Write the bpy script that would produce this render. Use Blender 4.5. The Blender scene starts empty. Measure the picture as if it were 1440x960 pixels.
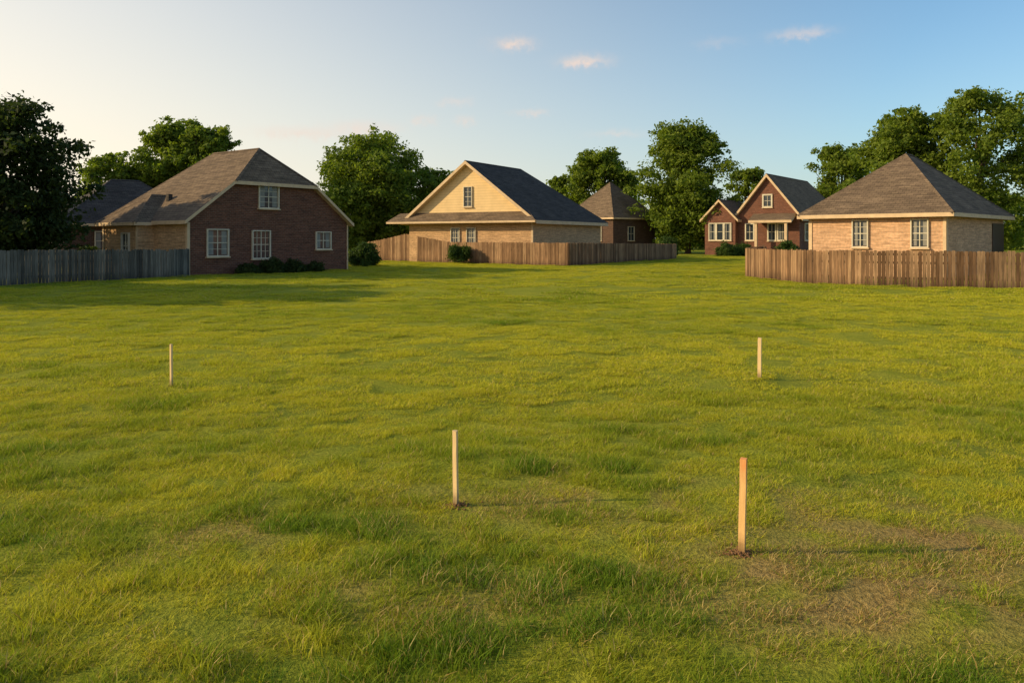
import bpy, math, random
import numpy as np
from mathutils import Vector, Matrix
random.seed(7)
RNG = np.random.default_rng(11)
scene = bpy.context.scene
COL = scene.collection

# ------------------------------------------------------------------ noise
TAB = np.random.default_rng(5).random((256, 256))
def vnoise(x, y):
    xi = np.floor(x).astype(int); yi = np.floor(y).astype(int)
    fx = x - xi; fy = y - yi
    fx = fx*fx*(3-2*fx); fy = fy*fy*(3-2*fy)
    a = TAB[xi & 255, yi & 255]; b = TAB[(xi+1) & 255, yi & 255]
    c = TAB[xi & 255, (yi+1) & 255]; d = TAB[(xi+1) & 255, (yi+1) & 255]
    return (a*(1-fx)+b*fx)*(1-fy)+(c*(1-fx)+d*fx)*fy
def fbm(x, y, o=4):
    s = 0; a = .5; t = 0
    for i in range(o):
        s = s + a*vnoise(x*2**i+17.3*i, y*2**i+9.1*i); t += a; a *= .5
    return s/t
def sstep(a, b, x):
    t = np.clip((x-a)/(b-a), 0, 1); return t*t*(3-2*t)
def gh(x, y):
    near = np.exp(-((x/60.)**2+((y-20)/60.)**2))
    return near*(0.12*(fbm(x/4.0+3, y/3.0, 3)-.5)+0.09*(fbm(x/.8, y/.8, 2)-.5))
def dryness(x, y):
    n = fbm(x/1.3+40, y/1.1+7, 4)
    n2 = fbm(x/.3+4, y/.3+70, 3)
    def g(cx, cy, rx, ry): return np.exp(-(((x-cx)/rx)**2+((y-cy)/ry)**2))
    loc = 1.0*g(2.1, 4.4, 1.1, .5)+.9*g(3.2, 5.4, 1.4, .7)+.65*g(-1.9, 5.3, .8, .4)+.6*g(.7, 6.1, 1.4, .5)+.5*g(-.6, 4.4, .8, .35)+.4*g(1.6, 4.9, .7, .3)
    return np.clip(sstep(.40, .66, n*.35+n2*.65+.10*loc)*(.06+.8*np.minimum(loc*1.2, 1)), 0, .85)

# ------------------------------------------------------------------ materials
def newmat(name):
    m = bpy.data.materials.new(name); m.use_nodes = True
    nt = m.node_tree; nt.nodes.clear()
    out = nt.nodes.new("ShaderNodeOutputMaterial")
    return m, nt, out
def N(nt, t, **kw):
    n = nt.nodes.new(t)
    for k, v in kw.items(): setattr(n, k, v)
    return n
def mixc(nt, fac, a, b, mode='MIX'):
    n = nt.nodes.new("ShaderNodeMix"); n.data_type = 'RGBA'; n.blend_type = mode
    for sock, v in ((n.inputs[0], fac), (n.inputs[6], a), (n.inputs[7], b)):
        if isinstance(v, bpy.types.NodeSocket): nt.links.new(v, sock)
        elif isinstance(v, (int, float)): sock.default_value = v
        else: sock.default_value = (v[0], v[1], v[2], 1)
    return n.outputs[2]
def mth(nt, op, a, b=None, c=None, clamp=False):
    n = nt.nodes.new("ShaderNodeMath"); n.operation = op; n.use_clamp = clamp
    for i, v in enumerate((a, b, c)):
        if v is None: continue
        if isinstance(v, bpy.types.NodeSocket): nt.links.new(v, n.inputs[i])
        else: n.inputs[i].default_value = v
    return n.outputs[0]
def noise(nt, vec, scale, detail=4, rough=.55):
    n = N(nt, "ShaderNodeTexNoise"); n.inputs['Scale'].default_value = scale
    n.inputs['Detail'].default_value = detail; n.inputs['Roughness'].default_value = rough
    if vec is not None: nt.links.new(vec, n.inputs['Vector'])
    return n.outputs['Fac']
def ramp(nt, fac, stops):
    r = N(nt, "ShaderNodeValToRGB"); nt.links.new(fac, r.inputs[0])
    cr = r.color_ramp
    while len(cr.elements) < len(stops): cr.elements.new(.5)
    for e, (p, c) in zip(cr.elements, stops):
        e.position = p; e.color = (c[0], c[1], c[2], 1) if not isinstance(c, (int, float)) else (c, c, c, 1)
    return r.outputs[0]
def principled(nt, out, col, rough=.85, spec=.3, bump=None, bstr=.3, bdist=.02):
    p = N(nt, "ShaderNodeBsdfPrincipled")
    if isinstance(col, bpy.types.NodeSocket): nt.links.new(col, p.inputs['Base Color'])
    else: p.inputs['Base Color'].default_value = (*col, 1)
    if isinstance(rough, bpy.types.NodeSocket): nt.links.new(rough, p.inputs['Roughness'])
    else: p.inputs['Roughness'].default_value = rough
    p.inputs['Specular IOR Level'].default_value = spec
    if bump is not None:
        b = N(nt, "ShaderNodeBump"); b.inputs['Strength'].default_value = bstr; b.inputs['Distance'].default_value = bdist
        nt.links.new(bump, b.inputs['Height']); nt.links.new(b.outputs[0], p.inputs['Normal'])
    nt.links.new(p.outputs[0], out.inputs[0])
    return p
def uvn(nt): return N(nt, "ShaderNodeUVMap", uv_map="UVMap").outputs[0]

def brick_mat(name, c1, c2, mortar, stain=.5):
    m, nt, out = newmat(name); uv = uvn(nt)
    b = N(nt, "ShaderNodeTexBrick"); nt.links.new(uv, b.inputs['Vector'])
    b.inputs['Scale'].default_value = 1.0
    b.inputs['Brick Width'].default_value = .26; b.inputs['Row Height'].default_value = .10
    b.inputs['Mortar Size'].default_value = .010; b.inputs['Mortar Smooth'].default_value = .2
    b.inputs['Bias'].default_value = 0
    b.inputs['Color1'].default_value = (*c1, 1); b.inputs['Color2'].default_value = (*c2, 1); b.inputs['Mortar'].default_value = (*mortar, 1)
    n1 = noise(nt, uv, .9, 5, .6); n2 = noise(nt, uv, 7, 3)
    mp = N(nt, "ShaderNodeMapping"); nt.links.new(uv, mp.inputs[0]); mp.inputs['Scale'].default_value = (.8, 9, 1)
    n3 = noise(nt, mp.outputs[0], 1.2, 4, .6)
    f = ramp(nt, n1, [(.3, 1-.3*stain), (.7, 1+.1*stain)])
    c = mixc(nt, 1, b.outputs['Color'], f, 'MULTIPLY')
    f2 = ramp(nt, n2, [(.3, .78), (.7, 1.15)])
    c = mixc(nt, 1, c, f2, 'MULTIPLY')
    c = mixc(nt, 1, c, ramp(nt, n3, [(.32, .68), (.62, 1.12)]), 'MULTIPLY')
    principled(nt, out, c, .9, .2, b.outputs['Fac'], -.5, .012)
    return m
M_red = brick_mat("red_brick", (.20, .073, .043), (.125, .048, .032), (.19, .13, .09))
M_redd = brick_mat("dark_brick", (.12, .06, .042), (.085, .045, .033), (.13, .095, .07))
M_red2 = brick_mat("red_brick_warm", (.20, .07, .042), (.14, .05, .033), (.21, .14, .10))
M_tan = brick_mat("tan_brick", (.64, .37, .19), (.54, .31, .155), (.50, .36, .22), .6)
M_tan2 = brick_mat("pale_brick", (.70, .40, .235), (.57, .32, .18), (.54, .38, .25), .6)

def shingle_mat(name, a, b_):
    m, nt, out = newmat(name); uv = uvn(nt)
    b = N(nt, "ShaderNodeTexBrick"); nt.links.new(uv, b.inputs['Vector'])
    b.inputs['Scale'].default_value = 1.0
    b.inputs['Brick Width'].default_value = .34; b.inputs['Row Height'].default_value = .20
    b.inputs['Mortar Size'].default_value = .016; b.inputs['Mortar Smooth'].default_value = .4
    b.inputs['Color1'].default_value = (*a, 1); b.inputs['Color2'].default_value = (*b_, 1)
    b.inputs['Mortar'].default_value = (a[0]*.45, a[1]*.45, a[2]*.45, 1)
    n1 = noise(nt, uv, .6, 5, .65); n2 = noise(nt, uv, 25, 2)
    mp = N(nt, "ShaderNodeMapping"); nt.links.new(uv, mp.inputs[0]); mp.inputs['Scale'].default_value = (.7, 6, 1)
    n3 = noise(nt, mp.outputs[0], 1.0, 4, .6)
    c = mixc(nt, 1, b.outputs['Color'], ramp(nt, n1, [(.3, .75), (.72, 1.2)]), 'MULTIPLY')
    c = mixc(nt, 1, c, ramp(nt, n2, [(.3, .75), (.7, 1.25)]), 'MULTIPLY')
    c = mixc(nt, 1, c, ramp(nt, n3, [(.32, .68), (.62, 1.18)]), 'MULTIPLY')
    principled(nt, out, c, .9, .12, b.outputs['Fac'], -.6, .02)
    return m
M_roof = shingle_mat("asphalt_shingle", (.205, .142, .092), (.145, .10, .068))
M_roofd = shingle_mat("asphalt_shingle_dark", (.088, .073, .062), (.060, .050, .046))

def paint_mat(name, c, dirt=.25):
    m, nt, out = newmat(name)
    tc = N(nt, "ShaderNodeTexCoord").outputs['Object']
    n = noise(nt, tc, 2.5, 5, .6)
    col = mixc(nt, 1, c, ramp(nt, n, [(.3, 1-dirt), (.7, 1.0)]), 'MULTIPLY')
    principled(nt, out, col, .6, .3)
    return m
M_trim = paint_mat("cream_trim_paint", (.68, .47, .28))
M_white = paint_mat("white_window_paint", (.66, .57, .43))
M_curt = paint_mat("curtain_cloth", (.26, .24, .21), .3)
# horizontal lap siding for the gable
m, nt, out = newmat("cream_siding"); M_stucco = m
uv = uvn(nt); sx_ = N(nt, "ShaderNodeSeparateXYZ"); nt.links.new(uv, sx_.inputs[0])
fr_ = mth(nt, 'FRACT', mth(nt, 'MULTIPLY', sx_.outputs[1], 4.5))
col = mixc(nt, 1, (.80, .55, .28), ramp(nt, fr_, [(0, .62), (.16, 1.0), (1, .95)]), 'MULTIPLY')
col = mixc(nt, 1, col, ramp(nt, noise(nt, uv, 1.5, 5, .6), [(.3, .86), (.7, 1.03)]), 'MULTIPLY')
principled(nt, out, col, .7, .2, fr_, -.4, .02)

m, nt, out = newmat("window_glass"); M_glass = m
tc = N(nt, "ShaderNodeTexCoord").outputs['Object']
principled(nt, out, mixc(nt, noise(nt, tc, 1.3, 2), (.015, .02, .028), (.05, .06, .07)), .08, .6)

m, nt, out = newmat("door_wood"); M_door = m
principled(nt, out, (.06, .03, .02), .5)

def wood_mat(name, c1, c2, c3):
    m, nt, out = newmat(name)
    geo = N(nt, "ShaderNodeNewGeometry")
    tc = N(nt, "ShaderNodeTexCoord").outputs['Object']
    mp = N(nt, "ShaderNodeMapping"); nt.links.new(tc, mp.inputs[0]); mp.inputs['Scale'].default_value = (14, 14, 1.0)
    n = noise(nt, mp.outputs[0], 1.5, 5, .65)
    n_big = noise(nt, tc, .5, 3)
    base = ramp(nt, geo.outputs['Random Per Island'], [(0, c1), (.5, c2), (1, c3)])
    col = mixc(nt, 1, base, ramp(nt, n, [(.3, .45), (.68, 1.2)]), 'MULTIPLY')
    col = mixc(nt, 1, col, ramp(nt, n_big, [(.35, .75), (.65, 1.1)]), 'MULTIPLY')
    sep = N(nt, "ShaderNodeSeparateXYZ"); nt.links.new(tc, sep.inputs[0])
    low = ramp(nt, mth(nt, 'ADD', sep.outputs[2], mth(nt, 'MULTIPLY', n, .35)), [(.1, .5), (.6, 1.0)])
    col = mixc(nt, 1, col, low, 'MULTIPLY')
    principled(nt, out, col, .85, .2, n, .3, .01)
    return m
M_fenceG = wood_mat("weathered_fence_wood", (.085, .075, .062), (.15, .13, .105), (.23, .195, .155))
M_fenceB = wood_mat("cedar_fence_wood", (.15, .08, .04), (.27, .15, .08), (.40, .245, .135))

def stake_mat(name, c, top):
    m, nt, out = newmat(name)
    tc = N(nt, "ShaderNodeTexCoord").outputs['Object']
    mp = N(nt, "ShaderNodeMapping"); nt.links.new(tc, mp.inputs[0]); mp.inputs['Scale'].default_value = (90, 90, 5)
    n = noise(nt, mp.outputs[0], 1, 5, .6)
    n2 = noise(nt, tc, 22, 4)
    col = mixc(nt, n, (c[0]*.62, c[1]*.55, c[2]*.5), (c[0]*1.15, c[1]*1.15, c[2]*1.1))
    sep = N(nt, "ShaderNodeSeparateXYZ"); nt.links.new(tc, sep.inputs[0])
    tm = ramp(nt, mth(nt, 'ADD', sep.outputs[2], mth(nt, 'MULTIPLY', n2, .25)), [(.56, 0), (.72, 1)])
    col = mixc(nt, mth(nt, 'MULTIPLY', tm, top), col, (.72, .24, .07))
    bm_ = ramp(nt, mth(nt, 'ADD', sep.outputs[2], mth(nt, 'MULTIPLY', n2, .12)), [(.07, .35), (.2, 1)])
    col = mixc(nt, 1, col, bm_, 'MULTIPLY')
    principled(nt, out, col, .75, .25, n, .4, .003)
    return m
M_stake = stake_mat("pine_stake_wood", (.80, .57, .30), 0)
M_stakeO = stake_mat("orange_stained_stake_wood", (.82, .50, .21), .7)

m, nt, out = newmat("soil"); M_soil = m
tc = N(nt, "ShaderNodeTexCoord").outputs['Object']
n = noise(nt, tc, 40, 5)
principled(nt, out, mixc(nt, n, (.12, .06, .03), (.32, .17, .08)), .95, .1, n, .8, .01)

m, nt, out = newmat("bark"); M_bark = m
tc = N(nt, "ShaderNodeTexCoord").outputs['Object']
mp = N(nt, "ShaderNodeMapping"); nt.links.new(tc, mp.inputs[0]); mp.inputs['Scale'].default_value = (6, 6, 1.2)
n = noise(nt, mp.outputs[0], 2, 6, .7)
principled(nt, out, mixc(nt, n, (.045, .032, .024), (.15, .115, .085)), .95, .1, n, .8, .05)

def leaf_mat(name, dark, light, trans=.35):
    m, nt, out = newmat(name)
    a = N(nt, "ShaderNodeAttribute", attribute_name="lr").outputs['Fac']
    tc = N(nt, "ShaderNodeTexCoord").outputs['Object']
    nn = noise(nt, tc, .45, 3)
    f = mth(nt, 'ADD', mth(nt, 'MULTIPLY', a, .6), mth(nt, 'MULTIPLY', mth(nt, 'SUBTRACT', nn, .3), .9), clamp=True)
    col = mixc(nt, f, dark, light)
    d = N(nt, "ShaderNodeBsdfPrincipled"); d.inputs['Roughness'].default_value = .6; d.inputs['Specular IOR Level'].default_value = .12
    nt.links.new(col, d.inputs['Base Color'])
    t = N(nt, "ShaderNodeBsdfTranslucent")
    nt.links.new(mixc(nt, 1, col, (1.5, 1.6, .6), 'MULTIPLY'), t.inputs[0])
    mx = N(nt, "ShaderNodeMixShader"); mx.inputs[0].default_value = trans
    nt.links.new(d.outputs[0], mx.inputs[1]); nt.links.new(t.outputs[0], mx.inputs[2]); nt.links.new(mx.outputs[0], out.inputs[0])
    return m
M_leaf = leaf_mat("tree_leaves", (.075, .12, .018), (.22, .265, .033), .45)
M_leafd = leaf_mat("dark_tree_leaves", (.022, .036, .012), (.062, .085, .022))
M_leafb = leaf_mat("shrub_leaves", (.025, .05, .012), (.09, .135, .027))

# grass blades
m, nt, out = newmat("grass_blades"); M_grass = m
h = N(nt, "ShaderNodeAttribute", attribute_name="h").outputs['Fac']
r = N(nt, "ShaderNodeAttribute", attribute_name="lr").outputs['Fac']
dry = N(nt, "ShaderNodeAttribute", attribute_name="dry", attribute_type='INSTANCER').outputs['Fac']
tint = N(nt, "ShaderNodeAttribute", attribute_name="tint", attribute_type='INSTANCER').outputs['Fac']
g1 = mixc(nt, tint, (.11, .195, .015), (.49, .46, .028))
g2 = mixc(nt, tint, (.235, .325, .025), (.68, .61, .052))
col = mixc(nt, r, g1, g2)
straw = mixc(nt, r, (.45, .28, .09), (.75, .56, .24))
rf = N(nt, "ShaderNodeAttribute", attribute_name="lr2").outputs['Fac']
sf = mth(nt, 'GREATER_THAN', mth(nt, 'ADD', rf, mth(nt, 'MULTIPLY', dry, .85)), .95)
col = mixc(nt, sf, col, straw)
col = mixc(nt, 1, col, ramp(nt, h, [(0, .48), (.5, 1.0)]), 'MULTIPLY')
d = N(nt, "ShaderNodeBsdfPrincipled"); d.inputs['Roughness'].default_value = .55; d.inputs['Specular IOR Level'].default_value = .1
nt.links.new(col, d.inputs['Base Color'])
t = N(nt, "ShaderNodeBsdfTranslucent"); nt.links.new(mixc(nt, 1, col, (1.15, 1.15, .6), 'MULTIPLY'), t.inputs[0])
mx = N(nt, "ShaderNodeMixShader"); mx.inputs[0].default_value = .42
nt.links.new(d.outputs[0], mx.inputs[1]); nt.links.new(t.outputs[0], mx.inputs[2]); nt.links.new(mx.outputs[0], out.inputs[0])

m, nt, out = newmat("lawn_ground"); M_ground = m
tc = N(nt, "ShaderNodeTexCoord").outputs['Object']
dr = N(nt, "ShaderNodeAttribute", attribute_name="dry").outputs['Fac']
n1 = noise(nt, tc, .22, 6, .6); n2 = noise(nt, tc, 3.5, 6, .7); n3 = noise(nt, tc, 30, 4, .7)
c = mixc(nt, ramp(nt, n1, [(.35, 0), (.65, 1)]), (.26, .295, .024), (.42, .41, .034))
c = mixc(nt, ramp(nt, n2, [(.4, 0), (.65, .6)]), c, (.16, .205, .02))
soil = mixc(nt, n3, (.24, .135, .05), (.50, .33, .13))
sf = mth(nt, 'ADD', mth(nt, 'MULTIPLY', dr, .95), ramp(nt, n2, [(.3, .12), (.6, 0)]), clamp=True)
c = mixc(nt, sf, c, soil)
c = mixc(nt, 1, c, ramp(nt, n3, [(.3, .55), (.7, 1.2)]), 'MULTIPLY')
principled(nt, out, c, .95, .05, n3, 1.0, .04)

# ------------------------------------------------------------------ mesh helpers
class MB:
    def __init__(s): s.v = []; s.f = []; s.m = []; s.mats = []
    def mi(s, mat):
        if mat not in s.mats: s.mats.append(mat)
        return s.mats.index(mat)
    def poly(s, pts, mat):
        b = len(s.v); s.v += [tuple(p) for p in pts]; s.f.append(tuple(range(b, b+len(pts)))); s.m.append(s.mi(mat))
    def box(s, x0, y0, z0, x1, y1, z1, mat):
        b = len(s.v)
        s.v += [(x, y, z) for z in (z0, z1) for y in (y0, y1) for x in (x0, x1)]
        for q in ((0, 2, 3, 1), (4, 5, 7, 6), (0, 1, 5, 4), (2, 6, 7, 3), (0, 4, 6, 2), (1, 3, 7, 5)):
            s.f.append(tuple(b+i for i in q)); s.m.append(s.mi(mat))
    def roof(s, verts, faces, mat, trim, th=.2):
        edges = {}
        for f in faces:
            s.poly([verts[i] for i in f], mat)
            s.poly([(verts[i][0], verts[i][1], verts[i][2]-th) for i in reversed(f)], trim)
            for a, b in zip(f, f[1:]+f[:1]):
                k = tuple(sorted((a, b))); edges.setdefault(k, []).append((a, b))
        for k, e in edges.items():
            if len(e) == 1:
                a, b = e[0]; A = verts[a]; B = verts[b]
                s.poly([A, (A[0], A[1], A[2]-th), (B[0], B[1], B[2]-th), B], trim)
        for k, e in edges.items():
            if len(e) == 2:
                A = Vector(verts[k[0]]); B = Vector(verts[k[1]]); d = (B-A).normalized()
                sd = d.cross(Vector((0, 0, 1)));
                if sd.length < .01: continue
                sd.normalize(); w = .13
                up = Vector((0, 0, .035))
                dn = Vector((0, 0, -.06))
                s.poly([A+up, B+up, B+sd*w+dn, A+sd*w+dn], mat); s.poly([B+up, A+up, A-sd*w+dn, B-sd*w+dn], mat)
    def make(s, name, parent=None, smooth=False):
        me = bpy.data.meshes.new(name)
        me.from_pydata(s.v, [], s.f)
        for m_ in s.mats: me.materials.append(m_)
        me.polygons.foreach_set("material_index", s.m)
        uv = me.uv_layers.new(name="UVMap")
        for p in me.polygons:
            n = p.normal
            u = Vector((0, 0, 1)).cross(n)
            if u.length < .05: u = Vector((1, 0, 0)); v = Vector((0, 1, 0))
            else: u.normalize(); v = n.cross(u)
            for li in p.loop_indices:
                co = me.vertices[me.loops[li].vertex_index].co
                uv.data[li].uv = (co.dot(u), co.dot(v))
        ob = bpy.data.objects.new(name, me); COL.objects.link(ob)
        if parent: ob.parent = parent
        return ob
def empty(name, x=0, y=0, z=0, rot=0):
    e = bpy.data.objects.new(name, None); COL.objects.link(e)
    e.location = (x, y, z); e.rotation_euler = (0, 0, rot); e.empty_display_size = .5
    return e

def window(mbs, face, a0, a1, z0, z1, off=0, cols=2, rows=2, curtain=False, fw=.06):
    """face 'x': wall at x=off facing -x, a along y; face 'y': wall at y=off facing -y, a along x"""
    fr, gl = mbs
    def bx(mb, a, b, c, d, d0, d1, mat):
        if face == 'x': mb.box(off-d1, a, c, off-d0, b, d, mat)
        else: mb.box(a, off-d1, c, b, off-d0, d, mat)
    bx(gl, a0+.02, a1-.02, z0+.02, z1-.02, -.02, .015, M_glass)
    if curtain:
        bx(gl, a0+.03, a0+(a1-a0)*.3, z0+.05, z1-.05, .0, .018, M_curt)
        bx(gl, a1-(a1-a0)*.3, a1-.03, z0+.05, z1-.05, .0, .018, M_curt)
    bx(fr, a0-fw, a0, z0-fw, z1+fw, -.02, .12, M_white)
    bx(fr, a1, a1+fw, z0-fw, z1+fw, -.02, .12, M_white)
    bx(fr, a0, a1, z1, z1+fw, -.02, .12, M_white)
    bx(fr, a0, a1, z0-fw, z0, -.02, .12, M_white)
    bx(fr, a0-fw-.06, a1+fw+.06, z0-fw-.07, z0-fw-.002, -.02, .17, M_trim)
    for i in range(1, cols):
        c = a0+(a1-a0)*i/cols; w = .022 if (cols == 2 or i*2 == cols) else .011
        bx(fr, c-w, c+w, z0, z1, .0, .05, M_white)
    for i in range(1, rows):
        c = z0+(z1-z0)*i/rows; w = .022 if i*2 == rows else .010
        bx(fr, a0, a1, c-w, c+w, .0, .045, M_white)

# ------------------------------------------------------------------ house 1
H = empty("brick_house", -17.5, 43, 0, math.atan2(.802, .598))
w = MB()
w.poly([(0, 0, -.2), (11.2, 0, -.2), (11.2, 0, 3.18), (8.51, 0, 5.22), (2.69, 0, 5.22), (0, 0, 3.18)], M_red)
w.poly([(11.2, 0, -.2), (11.2, 9.0, -.2), (11.2, 9.0, 3.18), (11.2, 0, 3.18)], M_red)
w.poly([(11.2, 9, -.2), (0, 9, -.2), (0, 9, 3.18), (11.2, 9, 3.18)], M_red)
w.poly([(0, 9, -.2), (0, 0, -.2), (0, 0, 3.18), (0, 9, 3.18)], M_tan)
w.box(-1, 3.4, -.2, -.003, 7.2, 2.95, M_tan)
w.make("walls", H)
t = MB()
t.box(-.06, -.04, -.1, .10, -.003, 2.9, M_trim)
t.box(-.045, .002, -.1, -.004, .16, 2.9, M_trim)
t.box(-1.05, 7.05, -.1, -1.003, 7.22, 2.75, M_trim)
t.box(-1.04, 3.36, -.1, -1.003, 3.5, 2.75, M_trim)
t.box(11.22, -.05, 0, 11.3, .05, 2.9, M_trim)
t.make("trim", H)
rf = MB()
V = [(-.35, -.35, 3.0), (2.69, -.35, 5.3), (8.51, -.35, 5.3), (11.55, -.35, 3.0), (5.6, 1.5, 7.5), (5.6, 6.3, 7.5), (11.55, 9.35, 3.0), (-.35, 9.35, 3.0)]
rf.roof(V, [[7, 0, 1, 4, 5], [1, 2, 4], [3, 6, 5, 4, 2], [6, 7, 5]], M_roof, M_trim)
V = [(-1.35, 3.05, 2.93), (-1.35, 7.55, 2.93), (.9, 5.3, 4.6), (2.1, 5.3, 4.6), (.25, 3.05, 2.93), (.25, 7.55, 2.93)]
rf.roof(V, [[1, 0, 2], [0, 4, 3, 2], [5, 1, 2, 3]], M_roof, M_trim, .18)
rf.box(1.2, 4.0, 4.0, 1.45, 4.25, 4.62, M_roofd)
rf.make("roof", H)
fr, gl = MB(), MB()
window((fr, gl), 'y', 1.15, 2.4, 1.08, 2.5, 0, 2, 4, True)
window((fr, gl), 'y', 4.05, 5.2, .9, 2.45, 0, 4, 4)
window((fr, gl), 'y', 8.7, 9.8, 1.4, 2.4, 0, 2, 2, True)
window((fr, gl), 'y', 4.5, 5.8, 3.85, 5.12, 0, 2, 4, True)
window((fr, gl), 'x', 4.2, 4.9, .9, 2.3, -1.0, 2, 2)
fr.make("window_frames", H); gl.make("window_glass", H)

# ------------------------------------------------------------------ house 2
H = empty("gabled_brick_house", 1.71, 64, 0, math.atan2(.87, .5))
w = MB()
w.poly([(0, 12.4, -.3), (0, 0, -.3), (0, 0, 3.7), (0, 12.4, 3.7)], M_tan)
w.poly([(0, 12.4, 3.7), (0, 0, 3.7), (0, 6.2, 8.35)], M_stucco)
w.poly([(0, 0, -.3), (13.5, 0, -.3), (13.5, 0, 3.75), (0, 0, 3.75)], M_tan)
w.poly([(13.5, 0, -.3), (13.5, 12.4, -.3), (13.5, 12.4, 3.75), (13.5, 0, 3.75)], M_tan)
w.poly([(13.5, 12.4, -.3), (0, 12.4, -.3), (0, 12.4, 3.75), (13.5, 12.4, 3.75)], M_tan)
w.make("walls", H)
rf = MB()
V = [(-.55, -.55, 3.5), (-.55, 6.2, 8.55), (-.55, 12.95, 3.5), (9, 6.2, 8.55), (14, 12.95, 3.5), (14, -.55, 3.5)]
rf.roof(V, [[0, 5, 3, 1], [2, 1, 3, 4], [5, 4, 3]], M_roofd, M_trim, .28)
V = [(-1.0, -.7, 3.48), (-1.0, 14.2, 3.48), (-.005, 13.4, 4.25), (-.005, .35, 4.25)]
rf.roof(V, [[1, 0, 3, 2]], M_roof, M_trim, .16)
V = [(-1.0, 14.2, 3.475), (3, 14.2, 3.475), (3, 12.4, 4.2), (-.1, 12.4, 4.2)]
rf.roof(V, [[1, 0, 3, 2]], M_roof, M_trim, .16)
rf.make("roof", H)
fr, gl = MB(), MB()
window((fr, gl), 'x', 5.85, 6.6, 4.75, 6.35, 0, 2, 4)
window((fr, gl), 'x', 7.1, 7.9, 1.3, 2.9, 0, 2, 4, True)
window((fr, gl), 'x', 5.5, 6.3, 1.3, 2.9, 0, 2, 4, True)
fr.box(-.05, .0, 0, -.003, .18, 3.3, M_trim)
fr.make("window_frames", H); gl.make("window_glass", H)

# ------------------------------------------------------------------ generic hip house
def hip_house(name, x, y, rot, L, W, ez, az, ridge, brick, roofm, o=.5):
    H = empty(name, x, y, 0, rot)
    w = MB(); w.box(0, 0, -.3, L, W, ez+.05, brick); w.make("walls", H)
    rf = MB()
    V = [(-o, -o, ez), (-o, W+o, ez), (L+o, W+o, ez), (L+o, -o, ez), (ridge[0], W/2, az), (ridge[1], W/2, az)]
    rf.roof(V, [[1, 0, 4], [0, 3, 5, 4], [3, 2, 5], [2, 1, 4, 5]], roofm, M_trim, .2)
    rf.make("roof", H)
    return H
H = hip_house("hip_roof_brick_house", 21.8, 40, math.radians(45), 10.6, 7.07, 3.32, 6.9, (4.8, 5.8), M_tan2, M_roof)
fr, gl = MB(), MB()
window((fr, gl), 'x', 3.85, 4.6, 1.6, 2.98, 0, 2, 4, True)
window((fr, gl), 'x', .85, 1.6, 1.6, 2.98, 0, 2, 4, True)
fr.box(-.05, -.02, 0, -.003, .14, 3.1, M_trim)
fr.box(.002, -.05, 0, .14, -.003, 3.1, M_trim)
fr.box(-.045, 6.9, 0, -.003, 7.09, 3.1, M_trim)
fr.make("window_frames", H); gl.make("window_glass", H)
dr_ = MB(); dr_.box(8.2, -.04, -.2, 10.58, .01, 2.9, M_door); dr_.make("door", H)

H = hip_house("hip_roof_house", 13.2, 104, math.radians(42), 8.8, 8.4, 4.8, 9.8, (4.2, 4.6), M_redd, M_roof)
fr, gl = MB(), MB()
window((fr, gl), 'x', 2, 3, 1.8, 3.6, 0, 2, 2); window((fr, gl), 'x', 5, 6, 1.8, 3.6, 0, 2, 2); window((fr, gl), 'y', 3, 4.2, 1.8, 3.6, 0, 2, 2)
fr.make("window_frames", H); gl.make("window_glass", H)

H = hip_house("hip_roof_house", -31.5, 56, math.radians(40), 10, 8, 3.1, 6.6, (4, 6), M_redd, M_roofd)  # darker brick and shingle here put the nearby tree's shade into the colour
fr, gl = MB(), MB()
window((fr, gl), 'y', 2, 3.2, 1.2, 2.5, 0, 2, 2, True); window((fr, gl), 'y', 6, 7.2, 1.2, 2.5, 0, 2, 2); window((fr, gl), 'x', 3, 4.2, 1.2, 2.5, 0, 2, 2)
fr.make("window_frames", H); gl.make("window_glass", H)

# ------------------------------------------------------------------ house 4
H = empty("red_brick_house", 34.3, 95, 0, math.atan2(.8, .6))
w = MB()
w.poly([(0, 7.7, -.3), (0, 0, -.3), (0, 0, 4.9), (0, 3.85, 9.7), (0, 7.7, 4.9)], M_red2)
w.poly([(0, 0, -.3), (20, 0, -.3), (20, 0, 4.9), (0, 0, 4.9)], M_red2)
w.poly([(20, 0, -.3), (20, 7.7, -.3), (20, 7.7, 4.9), (20, 0, 4.9)], M_red2)
w.poly([(20, 7.7, -.3), (0, 7.7, -.3), (0, 7.7, 4.9), (20, 7.7, 4.9)], M_red2)
w.poly([(-.8, 11.6, -.3), (-.8, 7.6, -.3), (-.8, 7.6, 4.8), (-.8, 9.6, 6.7), (-.8, 11.6, 4.8)], M_red2)
w.poly([(-.8, 7.6, -.3), (0, 7.6, -.3), (0, 7.6, 4.8), (-.8, 7.6, 4.8)], M_red2)
w.poly([(10, 11.6, -.3), (-.8, 11.6, -.3), (-.8, 11.6, 4.8), (10, 11.6, 4.8)], M_red2)
w.box(-1.6, 1.0, -.3, -1.3, 1.3, 4.2, M_trim); w.box(-1.6, 4.6, -.3, -1.3, 4.9, 4.2, M_trim)
w.make("walls", H)
rf = MB()
V = [(-.5, -.5, 4.55), (-.5, 3.85, 9.95), (-.5, 8.2, 4.55), (16, 3.85, 9.95), (20.5, 8.2, 4.55), (20.5, -.5, 4.55)]
rf.roof(V, [[0, 5, 3, 1], [2, 1, 3, 4], [5, 4, 3]], M_roof, M_trim, .4)
V = [(-1.3, 7.1, 4.4), (-1.3, 9.6, 6.95), (-1.3, 12.1, 4.4), (6, 9.6, 6.95), (10, 12.1, 4.4), (6, 7.1, 4.4)]
rf.roof(V, [[0, 5, 3, 1], [2, 1, 3, 4]], M_roof, M_trim, .3)
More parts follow.
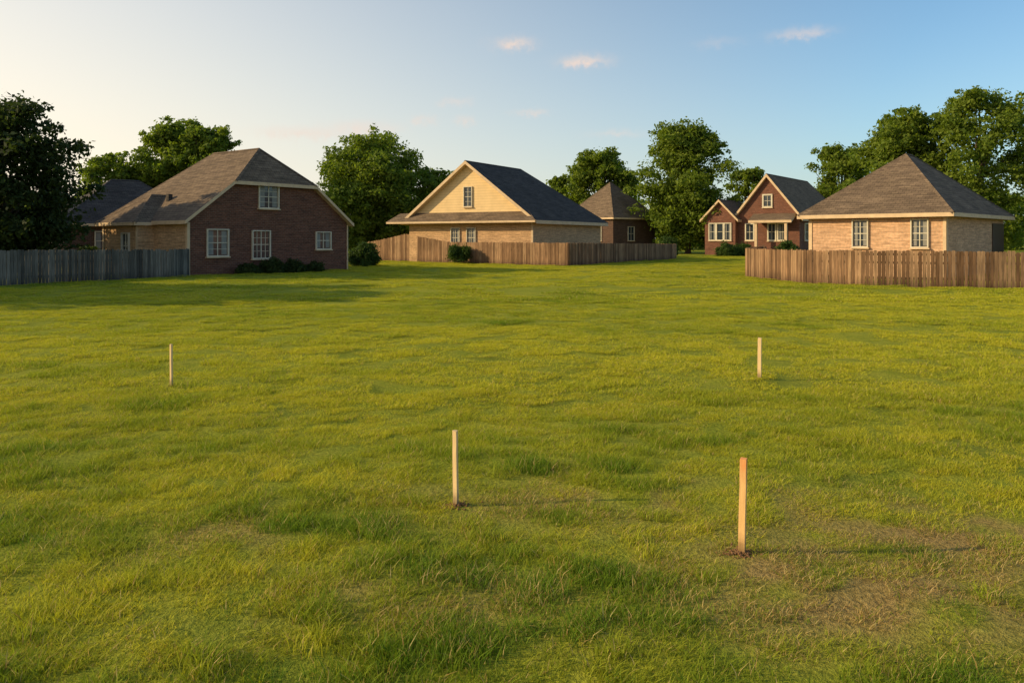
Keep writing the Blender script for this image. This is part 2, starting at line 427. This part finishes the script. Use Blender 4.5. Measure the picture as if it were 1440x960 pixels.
V = [(-1.8, .4, 4.25), (-1.8, 5.6, 4.25), (-.01, 5.6, 5.1), (-.01, .4, 5.1)]
rf.roof(V, [[1, 0, 3, 2]], M_roof, M_trim, .3)
rf.make("roof", H)
fr, gl = MB(), MB()
window((fr, gl), 'x', 3.4, 4.3, 6.0, 7.3, 0, 2, 2, False, .18)
window((fr, gl), 'x', 1.6, 2.5, 1.9, 3.8, 0, 2, 2, True, .16); window((fr, gl), 'x', 2.9, 3.7, 1.9, 3.8, 0, 2, 2, False, .16)
window((fr, gl), 'x', 5.6, 6.5, 1.9, 3.8, 0, 2, 2, False, .14)
for i in range(3): window((fr, gl), 'x', 8.2+i*1.0, 8.95+i*1.0, 1.9, 3.9, -.8, 1, 2, i != 1, .12)
window((fr, gl), 'y', 2, 3.2, 1.9, 3.8, 0, 2, 2, False, .14); window((fr, gl), 'y', 6, 7.4, 1.9, 3.8, 0, 2, 2, False, .14)
fr.make("window_frames", H); gl.make("window_glass", H)

# ------------------------------------------------------------------ fences
def fence(name, pts, hs, mat, bw=.14, posts=True, side=1):
    mb = MB(); rn = random.Random(len(name)+int(pts[0][0]*10))
    for k in range(len(pts)-1):
        a = Vector((*pts[k], 0)); b = Vector((*pts[k+1], 0)); d = b-a; L = d.length; d /= L
        nrm = Vector((d.y, -d.x, 0))*side
        n = max(1, int(L/(bw+.008)))
        st = L/n
        for i in range(n):
            c = a+d*(st*(i+.5)); hh = hs[k]+(hs[k+1]-hs[k])*(i+.5)/n
            hh += rn.uniform(-.03, .03)
            if rn.random() < .03: hh -= rn.uniform(.03, .12)
            hw = (st-.014)/2; th = .011; tl = rn.uniform(-.008, .008)
            z0 = float(gh(np.array(c.x), np.array(c.y)))-.05
            off = rn.uniform(-.010, .010)
            P = []
            for s_, e_ in ((-1, -1), (1, -1), (1, 1), (-1, 1)):
                P.append((c+d*(hw*s_)+nrm*(th*e_+off)))
            B = len(mb.v)
            mb.v += [(p.x, p.y, z0) for p in P]
            ct = .03
            mb.v += [(p.x+d.x*tl, p.y+d.y*tl, hh-ct) for p in P]
            Q = []
            for s_, e_ in ((-1, -1), (1, -1), (1, 1), (-1, 1)):
                Q.append((c+d*(hw*.6*s_+tl)+nrm*(th*e_+off)))
            mb.v += [(p.x, p.y, hh) for p in Q]
            for q0, q1 in ((0, 4), (4, 8)):
                for j in range(4):
                    j2 = (j+1) % 4
                    mb.f.append((B+q0+j, B+q0+j2, B+q1+j2, B+q1+j)); mb.m.append(mb.mi(mat))
            mb.f.append((B+8, B+9, B+10, B+11)); mb.m.append(0)
        for zr in (.3, .95, 1.3):
            h0 = hs[k]*zr/1.5; h1 = hs[k+1]*zr/1.5
            A0 = a-nrm*.03; B0 = b-nrm*.03; A1 = a-nrm*.07; B1 = b-nrm*.07
            for (p, q, zz) in ((A0, B0, 0), (A1, B1, 0)):
                mb.poly([(p.x, p.y, h0), (q.x, q.y, h1), (q.x, q.y, h1+.09), (p.x, p.y, h0+.09)], mat)
            mb.poly([(A0.x, A0.y, h0+.09), (B0.x, B0.y, h1+.09), (B1.x, B1.y, h1+.09), (A1.x, A1.y, h0+.09)], mat)
        if posts:
            m_ = max(1, round(L/2.4))
            for i in range(m_+1):
                c = a+d*(L*i/m_)-nrm*.12; hh = (hs[k]+(hs[k+1]-hs[k])*i/m_)-.06
                P = [c+d*(.045*s_)+nrm*(.045*e_) for s_, e_ in ((-1, -1), (1, -1), (1, 1), (-1, 1))]
                B = len(mb.v); mb.v += [(p.x, p.y, -.1) for p in P]+[(p.x, p.y, hh) for p in P]
                for j in range(4):
                    mb.f.append((B+j, B+(j+1) % 4, B+4+(j+1) % 4, B+4+j)); mb.m.append(0)
                mb.f.append((B+4, B+5, B+6, B+7)); mb.m.append(0)
    return mb.make(name)
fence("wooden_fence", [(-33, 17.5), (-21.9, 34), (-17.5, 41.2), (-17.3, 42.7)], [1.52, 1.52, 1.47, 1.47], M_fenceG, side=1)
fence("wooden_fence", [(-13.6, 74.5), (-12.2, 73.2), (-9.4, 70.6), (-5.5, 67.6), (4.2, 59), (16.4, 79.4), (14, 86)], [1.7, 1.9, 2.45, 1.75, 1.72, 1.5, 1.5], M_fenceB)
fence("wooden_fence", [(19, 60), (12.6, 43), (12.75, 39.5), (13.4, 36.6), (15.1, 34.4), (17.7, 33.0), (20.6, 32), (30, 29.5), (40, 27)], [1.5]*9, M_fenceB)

# ------------------------------------------------------------------ ground sheet
def spacing():
    a = [0.0]; s = .12
    while a[-1] < 8: a.append(a[-1]+s)
    while a[-1] < 2500:
        s *= 1.09; a.append(a[-1]+s)
    return np.array(a)
sp = spacing()
xs = np.concatenate([-sp[::-1], sp[1:]]); ys = np.concatenate([-sp[::-1], sp[1:]])+6
X, Y = np.meshgrid(xs, ys); X = X.ravel(); Y = Y.ravel()
Z = gh(X, Y)
nx, ny = len(xs), len(ys)
idx = np.arange(nx*ny).reshape(ny, nx)
F = np.stack([idx[:-1, :-1], idx[:-1, 1:], idx[1:, 1:], idx[1:, :-1]], -1).reshape(-1, 4)
def npmesh(name, V, F, mats, attrs=None, smooth=False):
    me = bpy.data.meshes.new(name)
    k = F.shape[1]
    me.vertices.add(len(V)); me.vertices.foreach_set("co", V.astype(np.float32).ravel())
    me.loops.add(F.size); me.loops.foreach_set("vertex_index", F.astype(np.int32).ravel())
    me.polygons.add(len(F)); me.polygons.foreach_set("loop_start", (np.arange(len(F))*k).astype(np.int32))
    me.polygons.foreach_set("loop_total", np.full(len(F), k, np.int32))
    if smooth: me.polygons.foreach_set("use_smooth", np.ones(len(F), bool))
    for m_ in mats: me.materials.append(m_)
    for an, av in (attrs or {}).items():
        at = me.attributes.new(an, 'FLOAT', 'POINT'); at.data.foreach_set("value", av.astype(np.float32))
    me.update(); me.validate()
    return me
me = npmesh("ground", np.stack([X, Y, Z], 1), F, [M_ground], {"dry": dryness(X, Y)*np.exp(-np.maximum(Y-9, 0)/6)}, True)
COL.objects.link(bpy.data.objects.new("ground", me))

# ------------------------------------------------------------------ grass
def tuft(name, nb, rad, hmin, hmax, w0, seed, leanmin=.25, leanmax=1.35, pw=1.8):
    g = np.random.default_rng(seed)
    a = g.random(nb)*2*np.pi; rr = rad*np.sqrt(g.random(nb))
    bx = rr*np.cos(a); by = rr*np.sin(a)
    hh = hmin+(hmax-hmin)*g.random(nb)**pw
    la = g.random(nb)*2*np.pi
    lean = hh*(leanmin+(leanmax-leanmin)*g.random(nb))
    fa = la+np.pi/2+g.normal(0, .5, nb)
    w = w0*(.6+.8*g.random(nb))
    V = np.zeros((nb, 6, 3)); hA = np.zeros((nb, 6))
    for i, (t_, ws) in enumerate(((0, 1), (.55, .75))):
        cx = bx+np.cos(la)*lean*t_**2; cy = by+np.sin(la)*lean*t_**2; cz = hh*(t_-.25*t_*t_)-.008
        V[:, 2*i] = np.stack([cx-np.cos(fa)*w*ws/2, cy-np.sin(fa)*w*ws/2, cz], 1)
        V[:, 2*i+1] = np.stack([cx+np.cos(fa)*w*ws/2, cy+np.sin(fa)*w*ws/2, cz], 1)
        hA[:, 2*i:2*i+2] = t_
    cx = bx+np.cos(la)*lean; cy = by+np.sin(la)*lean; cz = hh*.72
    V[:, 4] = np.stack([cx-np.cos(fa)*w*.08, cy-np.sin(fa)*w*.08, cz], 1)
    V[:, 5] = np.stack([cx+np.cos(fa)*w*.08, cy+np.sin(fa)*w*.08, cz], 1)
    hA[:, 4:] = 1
    b = np.arange(nb)[:, None]*6
    F = np.concatenate([b+np.array([[0, 1, 3, 2]]), b+np.array([[2, 3, 5, 4]])], 0)
    r1 = np.repeat(g.random(nb), 6); r2 = np.repeat(g.random(nb), 6)
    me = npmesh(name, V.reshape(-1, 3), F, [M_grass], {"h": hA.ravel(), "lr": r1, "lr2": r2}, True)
    return bpy.data.objects.new(name, me)
gc = bpy.data.collections.new("grass_tufts")
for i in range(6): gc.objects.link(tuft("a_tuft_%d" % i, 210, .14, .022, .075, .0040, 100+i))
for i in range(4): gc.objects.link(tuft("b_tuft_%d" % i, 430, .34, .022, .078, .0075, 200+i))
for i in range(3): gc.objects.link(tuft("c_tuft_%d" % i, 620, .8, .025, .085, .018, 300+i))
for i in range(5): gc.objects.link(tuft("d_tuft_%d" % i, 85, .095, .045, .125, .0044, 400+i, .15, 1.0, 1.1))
def scatter(y0, y1, dens, pad):
    W = .66*y1+pad
    n = int(dens*2*W*(y1-y0))
    y = RNG.random(n)*(y1-y0)+y0; x = (RNG.random(n)*2-1)*W
    k = np.abs(x) < .66*y+pad
    return x[k], y[k]
PX, PY, PI = [], [], []
for (y0, y1, dn, pad, i0, i1) in ((2.4, 10.5, 38, 1.4, 0, 6), (9.5, 27, 7.0, 2.2, 6, 10), (25, 90, 1.2, 3, 10, 13)):
    x, y = scatter(y0, y1, dn, pad)
    PX.append(x); PY.append(y); PI.append(RNG.integers(i0, i1, len(x)))
# taller, darker clumps of coarse grass, mostly in the strip nearest the camera
x, y = scatter(2.4, 16, 32, 1.4)
pc = fbm(x/.55+31, y/.36+12, 4)+.22*(fbm(x/2.5+3, y/1.4+90, 2)-.5)
lo = .44+.09*sstep(4.2, 8.5, y)
kk = RNG.random(len(x)) < sstep(lo, lo+.15, pc)*(.95*sstep(8.5, 4, y)+.10)
PX.append(x[kk]); PY.append(y[kk]); PI.append(RNG.integers(13, 18, kk.sum()))
PX = np.concatenate(PX); PY = np.concatenate(PY); PI = np.concatenate(PI)
def inside(cx, cy, rot, x0, y0, x1, y1):
    dx = PX-cx; dy = PY-cy; c, s = math.cos(rot), math.sin(rot)
    lx = dx*c+dy*s; ly = -dx*s+dy*c
    return (lx > x0) & (lx < x1) & (ly > y0) & (ly < y1)
bad = inside(-17.5, 43, math.atan2(.802, .598), -1, 0, 11.2, 9) | inside(1.71, 64, math.atan2(.87, .5), 0, 0, 13.5, 12.4) | inside(21.8, 40, math.radians(45), 0, 0, 10.6, 7.1)
dryv = dryness(PX, PY)*np.exp(-np.maximum(PY-9, 0)/6)
clump = fbm(PX/.5+5, PY/.36+3, 3)
big = fbm(PX/2.2+50, PY/1.1+20, 4)
big2 = fbm(PX/14+5, PY/7+2, 3)
tall = PI >= 13
keep = (~bad) & (RNG.random(len(PX)) > np.where(tall, np.minimum(dryv*2.2, 1), dryv*.6))
for (sx, sy) in ((1.448, 5.02), (-.421, 5.97)):
    dd2 = (PX-sx)**2+(PY-sy+.06)**2
    keep &= (dd2 > .11**2)
    keep &= ~(tall & (dd2 < .3**2))
ev = 1-.4*sstep(6, 14, PY)
tintv = np.clip(.5+(big-.5)*1.8*ev+(big2-.5)*.9-(clump-.5)*1.4*ev+sstep(3.5, 15, PY)*.46-.19-np.where(tall, .26, 0)+RNG.normal(0, .09, len(PX)), 0, 1)
sc = (.6+.75*sstep(.35, .8, clump)*ev)*(1.1-.5*np.clip(dryv, 0, 1))*(.85+.35*sstep(.62, .38, big)*ev)*(.8+.4*RNG.random(len(PX)))
sc = np.where(tall, (.6+.5*RNG.random(len(PX)))*(.6+.5*sstep(9, 4, PY)), sc)
PX, PY, PI, dryv, tintv, sc, tall = [q[keep] for q in (PX, PY, PI, dryv, tintv, sc, tall)]
dryv = np.where(tall, dryv*.4, dryv)
far = (PI >= 6) & (~tall)
sz = np.stack([np.where(far, .95, .8+.25*sc), np.where(far, .95, .8+.25*sc), sc*np.where(far, 1.0, 1.05)], 1)
rot = np.stack([RNG.normal(0, .05, len(PX)), RNG.normal(0, .05, len(PX)), RNG.random(len(PX))*6.283], 1)
me = bpy.data.meshes.new("grass"); me.vertices.add(len(PX))
me.vertices.foreach_set("co", np.stack([PX, PY, gh(PX, PY)-.004], 1).astype(np.float32).ravel())
for nm, ty, arr, key in (("dry", 'FLOAT', dryv, "value"), ("tint", 'FLOAT', tintv, "value"), ("idx", 'INT', PI, "value"), ("rotv", 'FLOAT_VECTOR', rot, "vector"), ("scl", 'FLOAT_VECTOR', sz, "vector")):
    at = me.attributes.new(nm, ty, 'POINT')
    at.data.foreach_set(key, arr.astype(np.int32 if ty == 'INT' else np.float32).ravel())
me.materials.append(M_grass)
go = bpy.data.objects.new("grass", me); COL.objects.link(go)
ng = bpy.data.node_groups.new("grass_scatter", "GeometryNodeTree")
ng.interface.new_socket(name="Geometry", in_out='INPUT', socket_type='NodeSocketGeometry')
ng.interface.new_socket(name="Geometry", in_out='OUTPUT', socket_type='NodeSocketGeometry')
gi = ng.nodes.new("NodeGroupInput"); gout = ng.nodes.new("NodeGroupOutput")
ci = ng.nodes.new("GeometryNodeCollectionInfo"); ci.inputs['Collection'].default_value = gc
ci.inputs['Separate Children'].default_value = True; ci.inputs['Reset Children'].default_value = True
ip = ng.nodes.new("GeometryNodeInstanceOnPoints"); ip.inputs['Pick Instance'].default_value = True
def na(nm, ty):
    n = ng.nodes.new("GeometryNodeInputNamedAttribute"); n.data_type = ty; n.inputs['Name'].default_value = nm
    return n.outputs['Attribute']
L = ng.links.new
L(gi.outputs[0], ip.inputs['Points']); L(ci.outputs[0], ip.inputs['Instance'])
L(na("idx", 'INT'), ip.inputs['Instance Index']); L(na("rotv", 'FLOAT_VECTOR'), ip.inputs['Rotation']); L(na("scl", 'FLOAT_VECTOR'), ip.inputs['Scale'])
L(ip.outputs[0], gout.inputs[0])
md = go.modifiers.new("scatter", 'NODES'); md.node_group = ng
print("tufts", len(PX), tall.sum())

# ------------------------------------------------------------------ trees
def tube(mb, pts, rads, mat, sides=8):
    B = len(mb.v); n = len(pts)
    for i, (p, r_) in enumerate(zip(pts, rads)):
        d = (pts[min(i+1, n-1)]-pts[max(i-1, 0)]).normalized()
        u = d.cross(Vector((.3, 1, .1))).normalized(); v = d.cross(u)
        for j in range(sides):
            a = 2*math.pi*j/sides
            q = p+(u*math.cos(a)+v*math.sin(a))*r_
            mb.v.append((q.x, q.y, q.z))
    for i in range(n-1):
        for j in range(sides):
            j2 = (j+1) % sides
            mb.f.append((B+i*sides+j, B+i*sides+j2, B+(i+1)*sides+j2, B+(i+1)*sides+j)); mb.m.append(mb.mi(mat))
def leaves(centers, radii, n, size, g, flat=.85, out=.6):
    K = len(centers)
    wgt = radii**2; wgt = wgt/wgt.sum()
    k = g.choice(K, n, p=wgt)
    d = g.normal(size=(n, 3)); d /= np.linalg.norm(d, axis=1)[:, None]
    d[:, 2] = np.where((d[:, 2] < -.3) & (g.random(n) < .6), -d[:, 2]*.7, d[:, 2])
    rr = radii[k]*(.35+.75*g.random(n)**.7)
    wob = 1+.28*np.sin(d[:, 0]*5+k*1.7)*np.sin(d[:, 1]*6+k)+.2*np.sin(d[:, 2]*8+k*2.3)
    P = centers[k]+d*(rr*wob)[:, None]*np.array([1, 1, flat])
    nr = d*out+g.normal(size=(n, 3))*.55+np.array([0, 0, .2]); nr /= np.linalg.norm(nr, axis=1)[:, None]
    t1 = np.cross(nr, g.normal(size=(n, 3))); t1 /= np.linalg.norm(t1, axis=1)[:, None]
    t2 = np.cross(nr, t1)
    s = size*(.55+.9*g.random(n))[:, None]
    V = np.stack([P-t1*s*.6, P-t2*s*.33+t1*s*.08, P+t1*s*.6, P+t2*s*.33+t1*s*.08], 1).reshape(-1, 3)
    F = np.arange(4*n).reshape(n, 4)
    return V, F, np.repeat(g.random(n), 4)
def tree(name, x, y, top, r_, base, n, leaf=.28, seed=1, mat=None, K=46, gap=1.0, lean=0, prof=0.0):
    g = np.random.default_rng(seed)
    H = empty(name, x, y, 0, 0)
    hgt = top-base
    K = int(K*1.8)
    t_ = np.clip(g.random(K), .02, .98)
    env = np.sin(np.pi*(.15+.74*t_**(.9+prof)))**.65*r_
    ang = g.random(K)*2*np.pi
    lob = 1+.13*np.sin(3*ang+seed)+.1*np.sin(5*ang+t_*6+seed*2)
    env = env*lob
    rad = r_*(.14+.16*g.random(K))*gap
    rho = (env-rad*.8)*np.sqrt(g.random(K)*.8+.15)
    C = np.stack([rho*np.cos(ang)+lean*t_, rho*np.sin(ang), base+rad*.6+t_*(hgt-rad*1.6)], 1)
    K2 = int(K*1.3)
    j = g.integers(0, K, K2); dd = g.normal(size=(K2, 3)); dd[:, 2] = np.abs(dd[:, 2])*.6; dd /= np.linalg.norm(dd, axis=1)[:, None]
    dd[:, :2] += (C[j, :2]/r_)*.8
    C2 = C[j]+dd*(rad[j]*1.05)[:, None]; R2 = rad[j]*(.28+.3*g.random(K2))
    C2[:, 2] = np.clip(C2[:, 2], base*.9, top-R2*.6)
    Ca = np.concatenate([C, C2]); Ra = np.concatenate([rad, R2])
    V, F, lr = leaves(Ca, Ra, n, leaf, g)
    me = npmesh("foliage", V, F, [mat or M_leaf], {"lr": lr})
    ob = bpy.data.objects.new("foliage", me); COL.objects.link(ob); ob.parent = H
    mb = MB(); tr = max(.14, top*.022)
    mid = base+hgt*.55
    pts = [Vector((0, 0, -.1)), Vector((.05, 0, base*.5+.1)), Vector((lean*.3+.1, .1, base+hgt*.25)), Vector((lean*.5, 0, mid)), Vector((lean*.8, 0, top-hgt*.12))]
    tube(mb, pts, [tr*1.35, tr, tr*.8, tr*.5, tr*.12], M_bark, 10)
    for i in range(min(K, 20)):
        c = Vector(C[i]); s0 = pts[2].lerp(pts[3], random.random()) if c.z > base+hgt*.35 else pts[1].lerp(pts[2], .5+.5*random.random())
        m_ = s0.lerp(c, .5)+Vector((random.uniform(-.2, .2), random.uniform(-.2, .2), .25))*(r_*.15)
        tube(mb, [s0, m_, c], [tr*.38, tr*.22, tr*.07], M_bark, 6)
    mb.make("trunk", H)
    return H
tree("oak_tree", -26.2, 41, 9.7, 4.1, .1, 42000, .21, 3, M_leafd, 70)
tree("oak_tree", -29.5, 43.5, 8.0, 3.0, .3, 16000, .26, 4, M_leafd, 40)
tree("oak_tree", -30.2, 26.0, 10.2, 4.3, 1.0, 22000, .30, 5, M_leafd, 60)
tree("oak_tree", -30.5, 30.6, 9.2, 3.9, .6, 17000, .30, 52, M_leafd, 50)
tree("oak_tree", -44, 57, 9.5, 5.0, .4, 14000, .32, 51, M_leafd, 46)  # unseen oak added out of frame, to cast shade on the far-left house
tree("maple_tree", -38.8, 77, 10.3, 4.0, .5, 18000, .29, 6, None, 40)
tree("maple_tree", -35.8, 80, 10.0, 3.4, .5, 13000, .3, 61, None, 32)
tree("oak_tree", -33.6, 79, 13.9, 4.6, 1, 36000, .3, 7, None, 66)
tree("maple_tree", -29.6, 78, 13.4, 4.0, 1, 24000, .3, 72, None, 50)
tree("maple_tree", -14.6, 83.5, 13.5, 6.8, .2, 54000, .29, 8, None, 85, 1.0, 0, .15)
tree("maple_tree", -8.4, 87, 10.0, 4.0, .2, 15000, .31, 81, None, 34)
tree("maple_tree", 13.6, 120, 15.8, 6.2, 2, 28000, .4, 9, None, 54)
tree("maple_tree", 7.2, 122, 11.8, 3.6, 1, 11000, .4, 91, None, 30)
tree("oak_tree", 23.6, 107, 18.1, 6.4, .3, 54000, .35, 10, None, 92, 1.0, 0, .05)
tree("maple_tree", 38.0, 128, 14.0, 4.2, 1, 12000, .42, 12, None, 30)
tree("maple_tree", 53.0, 128, 17.4, 6.6, 1, 24000, .42, 13, None, 50)
tree("maple_tree", 31.8, 65, 12.6, 4.0, 1, 28000, .26, 14, None, 56)
tree("oak_tree", 36.4, 62, 13.9, 5.2, 1.0, 40000, .23, 15, None, 90, .80)
tree("maple_tree", 36.2, 50, 5.6, 3.2, .1, 16000, .23, 16, None, 40)

def bush(name, x, y, r_, hgt, n, leaf, seed, mat=None, box=False, ry=None):
    g = np.random.default_rng(seed); ry = ry or r_
    H = empty(name, x, y, 0, 0)
    K = 60
    d = g.normal(size=(K, 3)); d /= np.linalg.norm(d, axis=1)[:, None]; d[:, 2] = np.abs(d[:, 2])
    if box: d = np.sign(d)*np.abs(d)**.45
    rs = np.full(K, min(r_, hgt)*.30)*(.75+.5*g.random(K))
    C = d*np.array([r_*.72, ry*.72, hgt*.74])*(.7+.3*g.random(K))[:, None]+np.array([0, 0, hgt*.06])
    V, F, lr = leaves(C, rs, n, leaf, g, .95)
    V[:, 2] = np.maximum(V[:, 2], -.02)
    me = npmesh("foliage", V, F, [mat or M_leafb], {"lr": lr})
    ob = bpy.data.objects.new("foliage", me); COL.objects.link(ob); ob.parent = H
    mb = MB()
    for i in range(7):
        c = Vector(C[i]); tube(mb, [Vector((c.x*.1, c.y*.1, -.05)), c*.5, c], [.03, .022, .01], M_bark, 5)
    mb.make("stems", H)
bush("round_shrub", -11.0, 59, 1.4, 1.9, 14000, .12, 31)
bush("clipped_shrub", -4.3, 65.0, 1.0, 1.65, 11000, .11, 32, box=True)
for i, (bx, by, br, bh) in enumerate(((-14.9, 45.0, .8, .65), (-13.9, 46.2, .9, .95), (-13.0, 47.5, .8, .85), (-12.1, 48.8, .9, .6))):
    bush("low_shrub", bx, by, br, bh, 3500, .1, 40+i, M_leafd)
for i, (bx, by, br, bh) in enumerate(((25.2, 93.5, 1.5, 1.7), (27.4, 94.2, 1.5, 1.5), (31.6, 91.5, 1.5, 1.9), (18.2, 93, 1.6, 2.6))):
    bush("garden_shrub", bx, by, br, bh, 6000, .17, 50+i)
for i, (bx, by, br, bh) in enumerate(((-27.5, 46, 1.4, 1.75), (-24.6, 46.5, 1.2, 1.7))):
    bush("garden_shrub", bx, by, br, bh, 6000, .13, 60+i)

g = np.random.default_rng(77)
C = []; R = []
for i in range(900):
    a = g.uniform(-1.0, 1.0); D = g.uniform(140, 170)
    cx = a*D; hh = 5+5*vnoise(np.array(cx/12+100.), np.array(3.3))+1.5*g.random()
    C.append((cx, D, g.random()**1.1*hh)); R.append(g.uniform(1.6, 3.0))
V, F, lr = leaves(np.array(C), np.array(R), 85000, .85, g)
V[:, 2] = np.maximum(V[:, 2], -.05)
me = npmesh("distant_trees", V, F, [M_leaf], {"lr": lr}); COL.objects.link(bpy.data.objects.new("distant_trees", me))

# ------------------------------------------------------------------ stakes
def stake(x, y, hgt, wd, dp, rot, mat, lean=(0, 0), mound=.1, nc=100):
    import bmesh
    H = empty("wooden_stake", x, y, float(gh(np.array(x), np.array(y))), 0)
    bm = bmesh.new()
    rn = random.Random(int(x*100))
    levels = 9; prev = None
    for i in range(levels):
        t_ = i/(levels-1); z = -.1+(hgt+.1)*t_
        jx = rn.uniform(-.0012, .0012); jy = rn.uniform(-.0012, .0012)
        k = 1-.06*t_
        ring = [bm.verts.new((sx*wd/2*k+jx, sy*dp/2*k+jy, z+(rn.uniform(-.004, .006) if i == levels-1 else 0))) for sx, sy in ((-1, -1), (1, -1), (1, 1), (-1, 1))]
        if prev:
            for j in range(4): bm.faces.new((prev[j], prev[(j+1) % 4], ring[(j+1) % 4], ring[j]))
        else: bm.faces.new(ring[::-1])
        prev = ring
    bm.faces.new(prev)
    bmesh.ops.bevel(bm, geom=[e for e in bm.edges if len(e.link_faces) == 2 and e.calc_face_angle(0) > .5], offset=.002, segments=2, affect='EDGES')
    me = bpy.data.meshes.new("post"); bm.to_mesh(me); bm.free(); me.materials.append(mat)
    ob = bpy.data.objects.new("post", me); COL.objects.link(ob); ob.parent = H
    ob.rotation_euler = (lean[1], lean[0], rot)
    bm = bmesh.new()
    for i in range(nc):
        a = rn.uniform(0, 6.283); q = abs(rn.gauss(0, mound*.7)); s = rn.uniform(.003, .010)
        mt = Matrix.Translation((q*math.cos(a), q*math.sin(a)*.8, max(0, .014-q*.15)+s*.3)) @ Matrix.Rotation(rn.uniform(0, 3), 4, 'X') @ Matrix.Diagonal((s, s*rn.uniform(.6, 1.2), s*.7, 1))
        bmesh.ops.create_icosphere(bm, subdivisions=1, radius=1, matrix=mt)
    me = bpy.data.meshes.new("soil"); bm.to_mesh(me); bm.free(); me.materials.append(M_soil)
    ob = bpy.data.objects.new("soil", me); COL.objects.link(ob); ob.parent = H
stake(1.448, 5.02, .60, .042, .03, math.radians(-32), M_stakeO, (math.radians(1.2), 0), .10, 260)
stake(-.421, 5.97, .56, .036, .026, math.radians(-30), M_stake, (math.radians(-.6), 0), .09, 200)
stake(3.445, 11.09, .57, .05, .03, math.radians(-32), M_stake, (math.radians(.5), 0), .04, 20)
stake(-4.606, 10.77, .565, .03, .03, math.radians(-25), M_stake, (math.radians(-.5), 0), .04, 20)

# ------------------------------------------------------------------ light and sky
EL = math.radians(21); AZ = math.radians(-95)   # clockwise from +Y
sd = Vector((math.sin(AZ)*math.cos(EL), math.cos(AZ)*math.cos(EL), math.sin(EL)))
sun = bpy.data.lights.new("sun", 'SUN'); sun.energy = 5.0; sun.angle = math.radians(.6); sun.color = (1, .79, .44)
so = bpy.data.objects.new("sun", sun); COL.objects.link(so); so.location = (-60, 0, 30)
so.rotation_euler = (-sd).to_track_quat('-Z', 'Y').to_euler()
wd = bpy.data.worlds.new("World"); scene.world = wd; wd.use_nodes = True
nt = wd.node_tree; nt.nodes.clear()
wo = N(nt, "ShaderNodeOutputWorld"); bg = N(nt, "ShaderNodeBackground"); bg.inputs[1].default_value = .15
sky = N(nt, "ShaderNodeTexSky"); sky.sky_type = 'NISHITA'; sky.sun_disc = False
sky.sun_elevation = EL; sky.sun_rotation = AZ; sky.dust_density = 1.0; sky.air_density = 1.0; sky.ozone_density = 1.5
tc = N(nt, "ShaderNodeTexCoord").outputs['Generated']
sep = N(nt, "ShaderNodeSeparateXYZ"); nt.links.new(tc, sep.inputs[0])
az = mth(nt, 'ARCTAN2', sep.outputs[0], sep.outputs[1]); el = mth(nt, 'ARCSINE', sep.outputs[2])
nz = noise(nt, tc, 34, 5, .6); nz2 = noise(nt, tc, 90, 4, .6)
azp = mth(nt, 'ADD', az, mth(nt, 'MULTIPLY', mth(nt, 'SUBTRACT', nz, .5), .05))
elp = mth(nt, 'ADD', el, mth(nt, 'MULTIPLY', mth(nt, 'SUBTRACT', nz2, .5), .018))
tot = None
for a0, e0, wa, we, s_ in ((.1, 13.75, 1.1, .36, .9), (5.2, 12.5, 1.4, .34, 1.0), (20.1, 13.6, 1.4, .30, .55), (14.5, 13.4, 1.2, .3, .2), (-6.4, 8.4, .7, .3, .5),
                           (-3.3, 8.4, .5, .25, .45), (-14.5, 7.3, 2.6, .35, .6), (-10.6, 7.8, 1.8, .4, .6), (7.4, 7.4, 1.5, .25, .4), (1.3, 9.0, .9, .2, .45), (-4.1, 9.7, .8, .25, .45)):
    da = mth(nt, 'DIVIDE', mth(nt, 'SUBTRACT', azp, math.radians(a0)), math.radians(wa))
    de = mth(nt, 'DIVIDE', mth(nt, 'SUBTRACT', elp, math.radians(e0)), math.radians(we))
    d2 = mth(nt, 'ADD', mth(nt, 'MULTIPLY', da, da), mth(nt, 'MULTIPLY', de, de))
    v = mth(nt, 'MULTIPLY', mth(nt, 'EXPONENT', mth(nt, 'MULTIPLY', d2, -.8)), s_)
    tot = v if tot is None else mth(nt, 'ADD', tot, v)
tot = mth(nt, 'MULTIPLY', tot, ramp(nt, nz2, [(.3, .5), (.6, 1)]), clamp=True)
# low-sun haze: thicker toward the horizon and toward the sun
skyc = mixc(nt, 1, sky.outputs[0], (.76, 1.04, 1.15), 'MULTIPLY')
dotn = N(nt, "ShaderNodeVectorMath"); dotn.operation = 'DOT_PRODUCT'; nt.links.new(tc, dotn.inputs[0]); dotn.inputs[1].default_value = sd
sunf = ramp(nt, mth(nt, 'MULTIPLY_ADD', dotn.outputs['Value'], .5, .5), [(.30, 0), (.80, 1)])
elc = mth(nt, 'MAXIMUM', el, 0)
hz = mth(nt, 'EXPONENT', mth(nt, 'DIVIDE', elc, mth(nt, 'MULTIPLY_ADD', sunf, -.34, -.10)))
hz = mth(nt, 'MULTIPLY', hz, mth(nt, 'MULTIPLY_ADD', sunf, .45, .80), clamp=True)
hcol = mixc(nt, sunf, (4.7, 4.8, 4.5), (8.2, 7.0, 5.3))
skyc = mixc(nt, hz, skyc, hcol)
c = mixc(nt, mth(nt, 'MULTIPLY', tot, .9), skyc, (6.0, 4.8, 4.1))
nt.links.new(c, bg.inputs[0]); nt.links.new(bg.outputs[0], wo.inputs[0])

# ------------------------------------------------------------------ camera
cd = bpy.data.cameras.new("camera"); cam = bpy.data.objects.new("camera", cd); COL.objects.link(cam)
cam.location = (0, 0, 2.0); cam.rotation_euler = (math.radians(90), 0, 0)
cd.sensor_width = 36; cd.lens = 28; cd.shift_y = -.1; cd.clip_end = 5000; cd.clip_start = .05
scene.camera = cam
scene.view_settings.view_transform = 'Standard'; scene.view_settings.look = 'None'; scene.view_settings.exposure = 0
